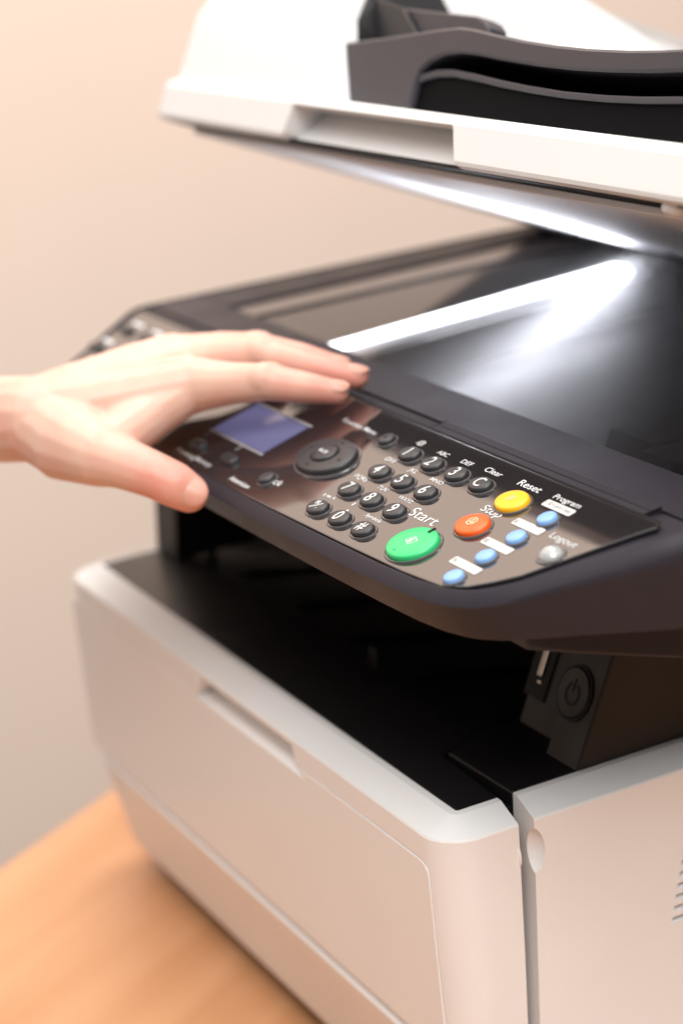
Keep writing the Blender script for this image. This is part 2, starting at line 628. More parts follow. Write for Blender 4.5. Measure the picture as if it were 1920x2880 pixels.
col = part('support_column', column(-0.0372, -0.0140, 0.0690), COLUMN)
part('connector_column', column(-0.0715, -0.0376, 0.0775), COLUMN)
part('support_column', column(XI0, XI0 + 0.028, 0.0470, 0.10), COLUMN)
tl = math.atan(0.47)                              # lean of the column face
cn = Vector((0, -math.cos(tl), math.sin(tl)))     # its outward normal
cvv = Vector((0, math.sin(tl), math.cos(tl)))     # up along the face


def col_frame(center):
    m = Matrix.Identity(4)
    m.col[0][:3], m.col[1][:3], m.col[2][:3] = (1, 0, 0), cvv, cn
    m.translation = center
    return m


def annulus(r0, r1, a0=0, a1=2 * math.pi, seg=40, h=0.0003, sy=1.0):
    full = abs(a1 - a0 - 2 * math.pi) < 1e-6
    n = seg if full else seg + 1
    rings = []
    for k in range(n):
        a = a0 + (a1 - a0) * k / seg
        c, s = math.cos(a), math.sin(a) * sy
        rings.append([(r0 * c, r0 * s, 0), (r1 * c, r1 * s, 0), (r1 * c, r1 * s, h), (r0 * c, r0 * s, h)])
    if full:
        rings.append(rings[0])
    return loft(rings, caps=not full)


pc = on_plane(1100 + 990 / 1.912, 1650 + 572 / 1.912, cn, (0, 0.0690, 0.0008)) + cn * 0.0002
PB = 0.0104
v, f = [], []
disc = [[(r * math.cos(a * math.pi / 24), r * math.sin(a * math.pi / 24), z) for a in range(48)] for r, z in ((PB, 0), (PB, 0.0006), (PB - 0.0006, 0.0011), (PB - 0.0022, 0.0012))]
v, f = loft(disc)
pb = link('power_button', make_mesh('power_button', v, f), COLUMN, root)
pb.matrix_local = Matrix.Translation(Z0) @ col_frame(pc)
v, f = annulus(PB, PB + 0.0011, h=0.0004)
sub('button_groove', make_mesh('button_groove', v, f), VOID, pb)
v, f = annulus(0.0037, 0.0049, math.radians(118), math.radians(422), h=0.0002)
sub('power_symbol', make_mesh('power_symbol', v, f), VOID, pb, (0, -0.0006, 0.0012))
sub('power_symbol_bar', box_mesh('power_symbol_bar', -0.0006, 0.0006, 0.0002, 0.0056, 0.0012, 0.0014, 0.00005), VOID, pb)
uc = on_plane(1100 + 812 / 1.912, 1650 + 455 / 1.912, cn, (0, 0.0775, 0.0008)) + cn * 0.0002
usb = link('usb_port', box_mesh('usb_port', -0.0075, 0.0075, -0.0115, 0.024, 0, 0.0005, 0.0002), VOID, root)
usb.matrix_local = Matrix.Translation(Z0) @ col_frame(uc)
sub('usb_shell', box_mesh('usb_shell', -0.0009, -0.0002, -0.0020, 0.018, 0.0006, 0.0012, 0.0001), METAL, usb)
sub('usb_shell', box_mesh('usb_shell', 0.0009, 0.0020, -0.0018, 0.018, 0.0006, 0.0012, 0.0001), METAL, usb)
sub('usb_tongue', box_mesh('usb_tongue', 0.0004, 0.0028, -0.0048, -0.0040, 0.0006, 0.0010, 0.0001), METAL, usb)

# ---- scanner unit shell
TH = math.radians(16.0)
PO = Vector((0.0, 0.057, 0.127))
PV = Vector((0, math.cos(TH), math.sin(TH)))
PN = Vector((0, -math.sin(TH), math.cos(TH)))
XC = -0.159


def zt(y):
    return 0.127 if y >= 0.057 else 0.127 - (0.057 - y) * math.tan(TH)


half = [(0.0, -0.0158), (0.05, -0.0156), (0.10, -0.0148), (0.15, -0.0134), (0.175, -0.0120), (0.190, -0.0100), (0.200, -0.0072), (0.2075, -0.0035), (0.2135, 0.0015),
        (0.2185, 0.0080), (0.2300, 0.0270), (0.2420, 0.0460), (0.2455, 0.0520), (0.2478, 0.0580), (0.2492, 0.0660), (0.2495, 0.0760), (0.2495, 0.385)]
outline = [Vector((XC + hx, y)) for hx, y in half] + [Vector((XC - hx, y)) for hx, y in half[:0:-1]]
ZB = 0.0935
rings = []
for off, kk, dz in ((0.0040, 0.0, 0), (0.0030, 0.08, 0), (0.0004, 0.74, 0), (0.0, 0.80, 0), (0.0006, 0.87, 0), (0.0030, 1.0, 0.0006), (0.0038, 1, 0.0010), (0.0044, 1, 0.0008), (0.0050, 1, -0.0005)):
    o2 = offset_poly(outline, off)
    rings.append([(p.x, p.y, ZB + kk * (zt(p.y) - ZB) + dz) for p in o2])
v, f = loft(rings, caps=False)
n = len(outline)
f.append(tuple(range(n))[::-1])
last = (len(rings) - 1) * n
fr = [j for j in range(n) if outline[j].y < 0.07]
# front panel cap: indices run from the left end round the front to the right end
fr_sorted = [j for j in range(n) if j > n // 2 and outline[j].y < 0.07] + [j for j in range(n) if j <= n // 2 and outline[j].y < 0.07]
f.append(tuple(last + j for j in fr_sorted))
shell = part('scanner_housing', make_mesh('scanner_housing', v, f, 40), DARK)
# tub under the housing
tubp = [(0.0120, 0.0990), (0.0122, 0.0940), (0.0128, 0.0885), (0.0319, 0.0820), (0.0545, 0.0747), (0.0752, 0.0682), (0.115, 0.0560), (0.15, 0.050), (0.384, 0.050), (0.384, 0.0990)]
v, f = slab([Vector(p) for p in tubp], -0.373, 0.055, 0.0012, axis=lambda a, b, c: (c, a, b))
sub('scanner_tub', make_mesh('scanner_tub', v, f), DARK, shell)

# platen frame round the glass
GX0, GX1, GY0, GY1 = -0.324, 0.050, 0.0945, 0.330
FX0, FX1, FY0, FY1 = XC - 0.2442, XC + 0.2442, 0.0590, 0.3730


def zstep(poly, z0, z1, b):
    v, f = slab(poly, z0, z1, b)
    return make_mesh('frame_bar', v, f)


sub('frame_bar', zstep(rect(FX0, FX1, 0.0672, GY0), 0.1100, 0.1275, 0.0005), DARK, shell)
sub('frame_bar', zstep(rect(FX0, FX1, GY1, FY1), 0.1100, 0.1276, 0.0012), DARK, shell)
sub('frame_bar', zstep(rect(GX1, FX1, GY0 + 0.0002, GY1 - 0.0002), 0.1100, 0.1276, 0.0012), DARK, shell)
lft = [Vector((FX0, GY0 + 0.0002)), Vector((-0.3660, GY0 + 0.0002)), Vector((-0.3780, GY1 - 0.0002)), Vector((FX0, GY1 - 0.0002))]
sub('frame_bar', zstep(lft, 0.1100, 0.1274, 0.0010), DARK, shell)
slitp = [Vector((-0.3615, GY0 + 0.001)), Vector((-0.3385, GY0 + 0.001)), Vector((-0.3500, GY1 - 0.001)), Vector((-0.3735, GY1 - 0.001))]
sub('slit_window', zstep(slitp, 0.1100, 0.1262, 0.0006), SLIT, shell)
divp = [Vector((-0.3335, GY0 + 0.001)), Vector((GX0 - 0.0005, GY0 + 0.001)), Vector((GX0 - 0.0120, GY1 - 0.001)), Vector((-0.3450, GY1 - 0.001))]
sub('glass_divider', zstep(divp, 0.1100, 0.1256, 0.0006), BLACK, shell)
# interior
v, f = slab(rect(GX0 - 0.045, GX1 + 0.002, GY0 - 0.001, GY1 + 0.001), 0.092, 0.0945, 0)
sub('scan_bay_floor', make_mesh('scan_bay_floor', v, f), VOID, shell)
gp = [Vector((GX0 + 0.0008, GY0 + 0.0006)), Vector((GX1 - 0.0006, GY0 + 0.0006)), Vector((GX1 - 0.0006, GY1 - 0.0006)), Vector((GX0 - 0.0112, GY1 - 0.0006))]
gv = [(q.x, q.y, 0.1264) for q in gp]
part('platen_glass', make_mesh('platen_glass', gv, [(0, 1, 2, 3)], 0), GLASS)
# lamp carriage
LA, LB = Vector((-0.2680, 0.0985)), Vector((-0.3000, 0.2900))
ld_ = (LB - LA).normalized()
ln_ = Vector((ld_.y, -ld_.x))


def bar2(a, b, o0, o1, z0, z1, bev=0.0004):
    pl = [a + ln_ * o0, a + ln_ * o1, b + ln_ * o1, b + ln_ * o0]
    v, f = slab(pl, z0, z1, bev)
    return make_mesh('bar', v, f)


carr = part('scan_carriage', bar2(LA - ld_ * 0.002, LB + ld_ * 0.02, -0.012, 0.020, 0.096, 0.1170), BLACK)
sub('scan_lamp', bar2(LA, LB, -0.0050, 0.0062, 0.1174, 0.1215, 0.0015), LAMP, carr)
al = bpy.data.lights.new('scan_lamp_light', 'AREA')
al.shape, al.size, al.size_y = 'RECTANGLE', 0.009, (LB - LA).length * 0.68
al.energy, al.color, al.spread = 0.17, (0.95, 0.96, 1.0), math.radians(150)
alo = bpy.data.objects.new('scan_lamp_light', al)
scene.collection.objects.link(alo)
alo.parent = carr
alo.location = LA.lerp(LB, 0.655).to_3d() + Vector((0, 0, 0.1222))
alo.rotation_euler = (math.pi, 0, math.atan2(ld_.y, ld_.x) - math.pi / 2)
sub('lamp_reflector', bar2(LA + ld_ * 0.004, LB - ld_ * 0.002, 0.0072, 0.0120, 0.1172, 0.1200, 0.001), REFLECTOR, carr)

# ---- control panel
panel_rot = (TH, 0, 0)


def puv(px, py):
    P = on_plane(px, py, PN, PO)
    return P.x, (P - PO).dot(PV)


def pworld(u, v_, h=0.0):
    return PO + Vector((1, 0, 0)) * u + PV * v_ + PN * h


def z4(a, b):
    return puv(780 + a / 2.529, 1150 + b / 2.529)


def zF(a, b):
    return puv(440 + a / 3.409, 1120 + b / 3.409)


def zG(a, b):
    return puv(1150 + a / 2.036, 1130 + b / 2.036)


ov = [(0.0, -0.0710), (0.06, -0.0702), (0.12, -0.0688), (0.165, -0.0672)]
ovr = ov + [(0.190, -0.0650), (0.200, -0.0600), (0.207, -0.0530), (0.2130, -0.0455), (0.2300, -0.0080), (0.2335, -0.0018), (0.2320, 0.0004)]
opoly = [Vector((XC + a, b)) for a, b in ovr] + [Vector((XC - a, b)) for a, b in ovr[:0:-1]]
OT = 0.0012
v, f = slab(opoly, -0.0004, OT, 0.0005)
panel = part('control_panel', make_mesh('control_panel', v, f), GLOSS, None, PO, panel_rot)


def on_panel(name, me, material, u, v_, h=OT + 0.00012):
    """printed or fitted piece on the panel, child of the panel"""
    return sub(name, me, material, panel, (u, v_, h))


FONT_CACHE = {}


def text_mesh(s, bold=0.0, extr=0.0):
    c = bpy.data.curves.new('t', 'FONT')
    c.body = s
    c.align_x, c.align_y = 'CENTER', 'CENTER'
    c.size = 1.0
    c.offset = bold
    c.extrude = extr
    o = bpy.data.objects.new('t', c)
    scene.collection.objects.link(o)
    dg = bpy.context.evaluated_depsgraph_get()
    me = bpy.data.meshes.new_from_object(o.evaluated_get(dg), depsgraph=dg)
    bpy.data.objects.remove(o)
    xs = [q.co.x for q in me.vertices]
    ys = [q.co.y for q in me.vertices]
    cx, cy = (min(xs) + max(xs)) / 2, (min(ys) + max(ys)) / 2
    for q in me.vertices:
        q.co.x -= cx
        q.co.y -= cy
    me.materials.clear()
    return me, max(xs) - min(xs), max(ys) - min(ys)


def scale_mesh(me, sx, sy):
    for q in me.vertices:
        q.co.x *= sx
        q.co.y *= sy


def label(s, p0, p1, material=INK, bold=0.008, stretch=1.0):
    """printed word whose width runs from p0 to p1 on the panel"""
    me, w_, h_ = text_mesh(s, bold)
    W = p1[0] - p0[0]
    k = W / w_
    scale_mesh(me, k, k * 0.74 * stretch)
    return on_panel('printed_word', me, material, (p0[0] + p1[0]) / 2, (p0[1] + p1[1]) / 2)


label('Start', z4(955, 750), z4(1158, 825), bold=0.0)
label('Symbols', z4(632, 779), z4(748, 824))
label('WXYZ', z4(873, 645), z4(970, 686))
label('TUV', z4(724, 573), z4(792, 602))
label('PQRS', z4(560, 494), z4(645, 531))
label('MNO', z4(1097, 518), z4(1186, 552))
label('JKL', z4(944, 452), z4(998, 476))
label('GHI', z4(779, 370), z4(846, 396))
label('ABC', z4(1152, 324), z4(1224, 354))
label('DEF', z4(1322, 390), z4(1394, 420))
label('.@', z4(1004, 252), z4(1052, 272))
label("',", z4(512, 716), z4(540, 730))
label('a', z4(338, 628), z4(352, 634))
label('A', z4(400, 652), z4(420, 661))
label('Clear', zG(446, 400), zG(541, 438))
label('Reset', zG(637, 478), zG(767, 525), bold=0.010)
label('Stop', zG(424, 626), zG(532, 673), bold=0.002)
label('Program', zG(832, 562), zG(990, 620), bold=0.010)
label('Logout', zG(812, 785), zG(966, 845), bold=0.004)
label('Back', zF(1082, 790), zF(1218, 850), bold=0.004)
label('Function Menu', z4(480, 95), z4(712, 192), bold=0.006)
label('Processing', zF(205, 510), zF(372, 606), bold=0.010)
label('Memory', zF(385, 598), zF(525, 680), bold=0.010)
label('Attention', zF(722, 785), zF(900, 880), bold=0.012)
# double arrow between a and A
au, av = z4(375, 643)
v = [(-.0016, 0, 0), (-.0006, .0009, 0), (-.0006, .0003, 0), (.0006, .0003, 0), (.0006, .0009, 0), (.0016, 0, 0), (.0006, -.0009, 0), (.0006, -.0003, 0), (-.0006, -.0003, 0), (-.0006, -.0009, 0)]
on_panel('printed_arrow', make_mesh('printed_arrow', v, [tuple(range(10))], 0), INK, au, av)


# keys: thing printer > key > legend, collar
def dome(a, b, h=0.0024, edge=0.0007, crown=0.00025, seg=44, power=2.0):
    def ring(k, z):
        out = []
        for i in range(seg):
            t = 2 * math.pi * i / seg
            c, s = math.cos(t), math.sin(t)
            out.append(((a - k) * math.copysign(abs(c) ** (2 / power), c), (b - k) * math.copysign(abs(s) ** (2 / power), s), z))
        return out
    rings = [ring(-0.0001, -0.0002), ring(0, h * 0.35), ring(edge * 0.12, h - edge * 0.75), ring(edge * 0.45, h - edge * 0.25), ring(edge, h),
             ring(edge + (min(a, b) - edge) * 0.45, h + crown * 0.7), ring(edge + (min(a, b) - edge) * 0.85, h + crown)]
    v, f = loft(rings)
    return make_mesh('key', v, f, 50)


def collar_mesh(a, b, w_=0.0008, h=0.0005):
    v, f = [], []
    rings = []
    for i in range(44):
        t = 2 * math.pi * i / 44
        c, s = math.cos(t), math.sin(t)
        rings.append([((a + k) * c, (b + k) * s, z) for k, z in ((0.0002, 0), (w_ + 0.0002, 0), (w_ * 0.9, h), (0.0003, h))])
    rings.append(rings[0])
    v, f = loft(rings, caps=False)
    return make_mesh('collar', v, f, 50)


KEY = dome(0.0060, 0.0042, 0.0021)
KCOL = collar_mesh(0.0061, 0.0043)
SMALL = dome(0.0038, 0.0037, 0.0020)
SCOL = collar_mesh(0.0038, 0.0037)
BLUEK = dome(0.0038, 0.0038, 0.0020)
RIMGLOSS = mat('collar_plastic', (0.10, 0.09, 0.09), 0.12, 0.6)


def key(name, me, material, uv, h=0.0024, legend=None, lw=None, lh=0.0042, collar=None, lbl=None, lmat=INK, bold=0.01, shift=(0, 0)):
    o = part(name, me, material, lbl, pworld(uv[0], uv[1], OT + 0.0001) - PN * 0.0016 if False else pworld(uv[0], uv[1], OT + 0.0001), panel_rot)
    if collar:
        sub('collar', collar, RIMGLOSS, o)
    if legend:
        lm, w_, h_ = text_mesh(legend, bold)
        k = lh / h_
        if lw and w_ * k > lw:
            k = lw / w_
        scale_mesh(lm, k, k)
        sub('legend', lm, lmat, o, (shift[0], shift[1], h + 0.00035))
    return o


# centres were read on the key tops, one key height above the panel
def drop(uv):
    P = on_plane(*uv, PN, PO + PN * 0.0036)
    return P.x, (P - PO - PN * 0.0036).dot(PV)


def k4(a, b):
    return drop((780 + a / 2.529, 1150 + b / 2.529))


def kG(a, b):
    return drop((1150 + a / 2.036, 1130 + b / 2.036))


def kF(a, b):
    return drop((440 + a / 3.409, 1120 + b / 3.409))


for ch, a, b in (('1', 932, 302), ('2', 1093, 372), ('3', 1263, 445), ('4', 718, 426), ('5', 880, 497), ('6', 1045, 573),
                 ('7', 502, 551), ('8', 660, 626), ('9', 823, 706), ('0', 434, 757)):
    key('number_key', KEY, RUBBER, k4(a, b), legend=ch, h=0.0021, lh=0.0056, collar=KCOL, bold=0.008)
o = key('star_key', KEY, RUBBER, k4(278, 681), collar=KCOL)
lm, w_, h_ = text_mesh('*', 0.012)
scale_mesh(lm, 0.0030 / h_, 0.0030 / h_)
sub('legend', lm, INK, o, (-0.0010, 0.0014, 0.00247))
lm, w_, h_ = text_mesh('/', 0.006)
scale_mesh(lm, 0.0060 / h_, 0.0060 / h_)
sub('legend', lm, INK, o, (0.0004, -0.0004, 0.00247), (0, 0, -0.5))
lm, w_, h_ = text_mesh('.', 0.012)
scale_mesh(lm, 0.0007 / h_, 0.0007 / h_)
sub('legend', lm, INK, o, (0.0022, -0.0016, 0.00247))
key('hash_key', KEY, RUBBER, k4(597, 836), h=0.0021, legend='#', lh=0.0052, collar=KCOL, bold=0.010)
key('clear_key', KEY, RUBBER, k4(1436, 519), h=0.0021, legend='C', lh=0.0054, collar=KCOL, bold=0.006)

st = key('start_key', dome(0.0117, 0.0098, 0.0022, 0.0009), GREEN, k4(952, 940), collar=collar_mesh(0.0118, 0.0100), lbl='large green start key')
HT = 0.0022 + 0.00032


def diamond(s, w_):
    v = [(s, 0, 0), (0, s, 0), (-s, 0, 0), (0, -s, 0), (s - w_, 0, 0), (0, s - w_, 0), (-s + w_, 0, 0), (0, -s + w_, 0)]
    return v, [(0, 1, 5, 4), (1, 2, 6, 5), (2, 3, 7, 6), (3, 0, 4, 7)]


v, f = diamond(0.0030, 0.0006)
v = [(x * math.cos(.35) - y * math.sin(.35) * 0.9, x * math.sin(.35) + y * math.cos(.35) * 0.9, z) for x, y, z in v]
sub('start_symbol', make_mesh('start_symbol', v, f, 0), INK, st, (0.0, 0.0002, HT))
sub('start_symbol_bar', box_mesh('start_symbol_bar', -0.0003, 0.0003, -0.0013, 0.0013, 0, 0.00005, 0.00001), INK, st, (0, 0.0002, HT))
sub('start_symbol_bar', box_mesh('start_symbol_bar', -0.0011, -0.0005, -0.0011, 0.0009, 0, 0.00005, 0.00001), INK, st, (0, 0.0002, HT))
sub('indicator_slot', box_mesh('indicator_slot', -0.0006, 0.0006, -0.0016, 0.0016, 0, 0.0006, 0.0001), VOID, st, (0.0012, 0.0084, 0.0020))
sub('tactile_dot', lens('tactile_dot', -0.0014, -0.0066, 0.0023, 0.0007, 0.0007, 0.0004, 12), GREEN, st)

sp_ = key('stop_key', dome(0.0079, 0.0064, 0.0021, 0.0008), ORANGE, k4(1378, 805), collar=collar_mesh(0.0079, 0.0064), lbl='orange red stop key')
v, f = annulus(0.0019, 0.0023, h=0.00005)
sub('stop_symbol', make_mesh('stop_symbol', v, f), PALEINK, sp_, (0, 0.0004, HT))
tr = [Vector((0.0017 * math.cos(a), 0.0017 * math.sin(a))) for a in (math.radians(90), math.radians(210), math.radians(330))]
ti = offset_poly(tr, 0.0004)
sub('stop_symbol_triangle', make_mesh('tri', [(*p, 0) for p in tr] + [(*p, 0) for p in ti], [(0, 1, 4, 3), (1, 2, 5, 4), (2, 0, 3, 5)], 0), PALEINK, sp_, (0, 0.0004, HT))

rs = key('reset_key', dome(0.0079, 0.0062, 0.0021, 0.0008), YELLOW, kG(583, 553), collar=collar_mesh(0.0079, 0.0062), lbl='yellow reset key')
for dx in (-0.0008, 0.0008):
    sub('reset_symbol', make_mesh('bar', [(-.0007, -.0017, 0), (-.0003, -.0017, 0), (.0007, .0017, 0), (.0003, .0017, 0)], [(0, 1, 2, 3)], 0), INK, rs, (dx, 0.0002, HT))

strip = rounded([(-0.0092, -0.0019), (0.0092, -0.0019), (0.0092, 0.0019), (-0.0092, 0.0019)], 0.0009, 4)
v, f = slab(strip, 0, 0.00008, 0)
strip_me = make_mesh('label_strip', v, f, 0)
for i, (ka, kb, sa, sb, s) in enumerate(((783, 650, 862, 625, 'I. ID Card Copy'), (606, 757, 689, 733, 'II.'), (430, 867, 511, 843, 'III.'), (248, 984, 331, 956, 'IV.'))):
    key('program_key', BLUEK, BLUE, kG(ka, kb), h=0.0022, collar=SCOL)
    u_, v_ = zG(sa, sb)
    on_panel('label_strip', strip_me, PAPER, u_, v_)
    lm, w_, h_ = text_mesh(s, 0.0)
    k = 0.0022 / h_ if i else 0.0162 / w_
    scale_mesh(lm, k, k)
    on_panel('strip_word', lm, DARKINK, u_ - (0.0084 - w_ * k / 2), v_, OT + 0.00026)
key('logout_key', dome(0.0044, 0.0042, 0.0030, 0.0022, 0.0006), CLEARKEY, kG(802, 850), collar=collar_mesh(0.0044, 0.0042, 0.0012), lbl='clear domed logout key')
fm = key('function_key', SMALL, RUBBER, k4(768, 197), collar=SCOL)
sub('key_dimple', lens('key_dimple', 0, 0, 0.0022, 0.0008, 0.0008, 0.0003, 10), VOID, fm)
key('back_key', SMALL, RUBBER, kF(1045, 738), collar=SCOL)

# navigation dial
dl = k4(341, 325)
dial = part('navigation_dial', dome(0.0178, 0.0118, 0.0028, 0.0009, 0.0001), RUBBER, 'oval navigation dial', pworld(dl[0], dl[1], OT), panel_rot)
sub('collar', collar_mesh(0.0178, 0.0118, 0.0012), RIMGLOSS, dial)
v, f = annulus(0.0066, 0.0074, h=0.0002, sy=0.84)
sub('dial_groove', make_mesh('dial_groove', v, f), VOID, dial, (0, 0, 0.0028))
ok = sub('ok_key', dome(0.0064, 0.0053, 0.0010, 0.0006, 0.0001), RUBBER, dial, (0, 0, 0.0028))
lm, w_, h_ = text_mesh('OK', 0.015)
scale_mesh(lm, 0.0042 / w_, 0.0042 / w_)
sub('legend', lm, INK, dial, (0.0010, 0.0, 0.00405))
v, f = diamond(0.0011, 0.0010)
sub('legend', make_mesh('d', v, f, 0), INK, dial, (-0.0028, 0.0, 0.00405))
for dx, dy, a in ((0.0125, 0, 0), (-0.0125, 0, math.pi), (0, 0.0088, math.pi / 2), (0, -0.0088, -math.pi / 2)):
    sub('dial_arrow', make_mesh('arrow', [(0.0008, 0, 0), (-0.0005, 0.0008, 0), (-0.0005, -0.0008, 0)], [(0, 1, 2)], 0), VOID, dial, (dx, dy, 0.00305), (0, 0, a))

# display and soft keys
c4 = [zF(505, 290), zF(1035, 555), zF(1465, 300), zF(1000, 90)]
u0, u1 = (c4[0][0] + c4[3][0]) / 2 + 0.0015, (c4[1][0] + c4[2][0]) / 2
v0, v1 = (c4[0][1] + c4[1][1]) / 2, (c4[2][1] + c4[3][1]) / 2
v, f = slab(rect(u0, u1, v0, v1), 0, 0.0001, 0)
on_panel('display', make_mesh('display', v, f, 0), SCREEN, 0, 0)
for nm, (ra, rb, rc, rd) in {'a': (u0 - 0.0014, u1 + 0.0014, v0 - 0.0014, v0 - 0.0004), 'b': (u0 - 0.0014, u1 + 0.0014, v1 + 0.0004, v1 + 0.0014)}.items():
    v, f = slab(rect(ra, rb, rc, rd), 0, 0.0001, 0)
    on_panel('display_border', make_mesh('display_border', v, f, 0), GREYINK, 0, 0, OT + 0.0001)
SOFT = dome(0.0056, 0.0028, 0.0020, 0.0008, 0.0001, power=5)
for a, b in ((395, 415), (690, 555)):
    key('soft_key', SOFT, RUBBER, kF(a, b))
for a, b in ((510, 360), (805, 500)):
    v, f = slab(rect(-0.0004, 0.0004, -0.0022, 0.0022), 0, 0.00005, 0)
    u_, v_ = zF(a, b)
    on_panel('printed_line', make_mesh('printed_line', v, f, 0), GREYINK, u_, v_)
# mode keys at the far end of the panel, behind the hand
for i in range(3):
    for j in range(2):
        u_, v_ = -0.322 - 0.026 * i, -0.016 - 0.018 * j
        part('mode_key', SOFT, CLEARKEY, None, pworld(u_, v_, OT + 0.0001), panel_rot)
        v, f = slab(rect(-0.0070, 0.0070, -0.0012, 0.0012), 0, 0.00006, 0)
        on_panel('mode_mark', make_mesh('mode_mark', v, f, 0), INK, u_, v_ + 0.0068)

# hinge strip behind the overlay with its fine gaps
gu0, gu1 = -0.0885, 0.0606
v, f = slab(rect(gu0, gu1, 0.0014, 0.0098), -0.002, 0.0006, 0.0005)
hs = part('hinge_strip', make_mesh('hinge_strip', v, f), DARK, None, PO + PN * 0.0003, (TH * 0.45, 0, 0))
v, f = slab(rect(gu0, gu1, 0.0050, 0.0055), 0, 0.00005, 0)
sub('strip_gap', make_mesh('strip_gap', v, f, 0), VOID, hs, (0, 0, 0.00062))
for a, b in ((gu0 - 0.0008, gu0), (gu1, gu1 + 0.0008)):
    v, f = slab(rect(a, b, 0.0004, 0.0098), 0, 0.0001, 0)
    sub('strip_gap', make_mesh('strip_gap', v, f, 0), VOID, hs, (0, 0, 0.0005))
gap = box_mesh('panel_gap', XC - 0.232, XC + 0.232, -0.0006, 0.0006, 0, 0.0002, 0.0001)
part('panel_gap', gap, VOID, None, pworld(0, 0.0011, 0.0009), panel_rot)

# ------------------------------------------------------------------ raised lid with document feeder
LT, LR = math.radians(23.0), math.radians(0.9)
LX0, LX1 = -0.4075, 0.092
YF = -0.2467                                      # front edge of the lid from its hinge
LM = (Matrix.Translation((-0.405, 0.310, 0.127)) @ Matrix.Rotation(-LT, 4, 'X') @ Matrix.Rotation(-LR, 4, 'Y') @ Matrix.Translation((0.405, 0, 0)))
LMI = LM.inverted()


def lidpx(px, py, yl):
    """photo pixel on the lid's plane y = yl, as (x, z) of the lid"""
    P = LMI @ on_plane(px, py, LM.col[1].to_3d(), LM @ Vector((0, yl, 0)))
    return Vector((P.x, P.z))


lp = rounded([(LX0, YF, 0.010), (LX1, YF, 0.010), (LX1, 0.004, 0.004), (LX0, 0.004, 0.004)], 0.01, 7)
rings = [[(*p, z) for p in offset_poly(lp, o)] for o, z in ((0.0028, 0.0), (0.0006, 0.0008), (0.0, 0.0024), (0.0004, 0.0165), (0.0016, 0.0192), (0.0040, 0.0208), (0.0075, 0.0212))]
v, f = loft(rings)
lid_me = make_mesh('lid', v, f)
q0, q1 = lidpx(822, 291, YF), lidpx(1272, 347, YF)
q2, q3 = lidpx(1277, 462, YF), lidpx(786, 386, YF)
ztop = (q0.y + q1.y) / 2
front_poly = rounded([(q0.x, ztop, 0.0025), (q3.x + 0.002, 0.0022, 0.005), (q3.x - 0.010, -0.01, 0), (q2.x + 0.012, -0.01, 0), (q2.x - 0.001, 0.0022, 0.005), (q1.x, ztop, 0.0025)], 0.002, 6)
ca = [(p.x, YF - 0.018, p.y) for p in front_poly]
cb = [(p.x, YF + 0.0180 - 0.0110 * min(1.0, max(0, (ztop - p.y) / ztop)) ** 1.3, p.y) for p in front_poly]
v, f = loft([ca, cb])
lid_me = boolean(lid_me, [make_mesh('handle_cut', v, f)])
lid = part('scanner_lid', lid_me, LIDWHITE, 'raised white lid with grip recess')
lid.matrix_local = Matrix.Translation(Z0) @ LM

# feeder cover on the lid's left end
cp = [(0.0062, 0.0205), (0.0076, 0.0555), (0.0100, 0.0620), (0.0170, 0.0740), (0.030, 0.0900), (0.06, 0.1050), (0.12, 0.1100), (0.20, 0.0950), (0.235, 0.0600), (0.240, 0.0205)]
xe = [lidpx(956, 262, YF + 0.010), lidpx(960, 40, YF + 0.014)]
xk = [lidpx(852, 250, YF + 0.006), lidpx(868, 40, YF + 0.010)]


def along(pair, z):
    (a, b) = pair
    return a.x + (b.x - a.x) * (z - a.y) / (b.y - a.y)


ringsc = []
for kind, pull, dz in (('l0', 0.008, -0.004), ('l1', 0.0024, -0.0012), ('l2', 0, 0), ('k0', 0, 0), ('k1', 0.0004, 0), ('e0', 0.0046, -0.001), ('e1', 0.0068, -0.002)):
    ring = []
    for y, z in cp:
        zz = z + (dz if z > 0.03 else 0)
        zq = min(zz, 0.078)
        x = {'l0': -0.4060, 'l1': -0.4040, 'l2': -0.4000, 'k0': along(xk, zq) - 0.004, 'k1': along(xk, zq), 'e0': along(xe, zq) - 0.003, 'e1': along(xe, zq)}[kind]
        if kind[0] == 'l':
            x += max(0, zz - 0.058) * 0.55 + max(0, zz - 0.02) * 0.06
        ring.append((x, YF + y + (pull if y < 0.13 else -pull), zz))
    ringsc.append(ring)
v, f = loft(ringsc)
sub('feeder_cover', make_mesh('feeder_cover', v, f, 28), LIDWHITE, lid)

mouth = [(0.020, 0.0220), (0.022, 0.0600), (0.034, 0.0840), (0.055, 0.0960), (0.085, 0.0600), (0.085, 0.0220)]
v, f = loft([[(along(xe, min(z, 0.078)) + o, YF + y, z) for y, z in mouth] for o in (-0.004, 0.0008)])
sub('feeder_mouth', make_mesh('feeder_mouth', v, f), BLACK, lid)

# pad under the lid
padp = rect(LX0 + 0.014, LX1 - 0.016, YF + 0.0185, -0.004)
v, f = slab(rect(LX0 + 0.010, LX1 - 0.010, YF + 0.0050, -0.002), -0.0003, 0.0012, 0)
sub('pad_foam', make_mesh('pad_foam', v, f), VOID, lid)
v, f = slab(padp, -0.0034, -0.0004, 0.0005)
sub('document_pad', make_mesh('document_pad', v, f), PAD, lid)
bq = lidpx(1880, 585, YF + 0.005)
sub('lid_buffer', lens('lid_buffer', bq.x, YF + 0.0075, -0.0010, 0.006, 0.004, 0.0030, 16), LIDWHITE, lid)
for hx in (-0.30, 0.0):
    sub('lid_hinge', box_mesh('lid_hinge', hx - 0.02, hx + 0.02, -0.004, 0.012, -0.012, 0.004, 0.002), VOID, lid)


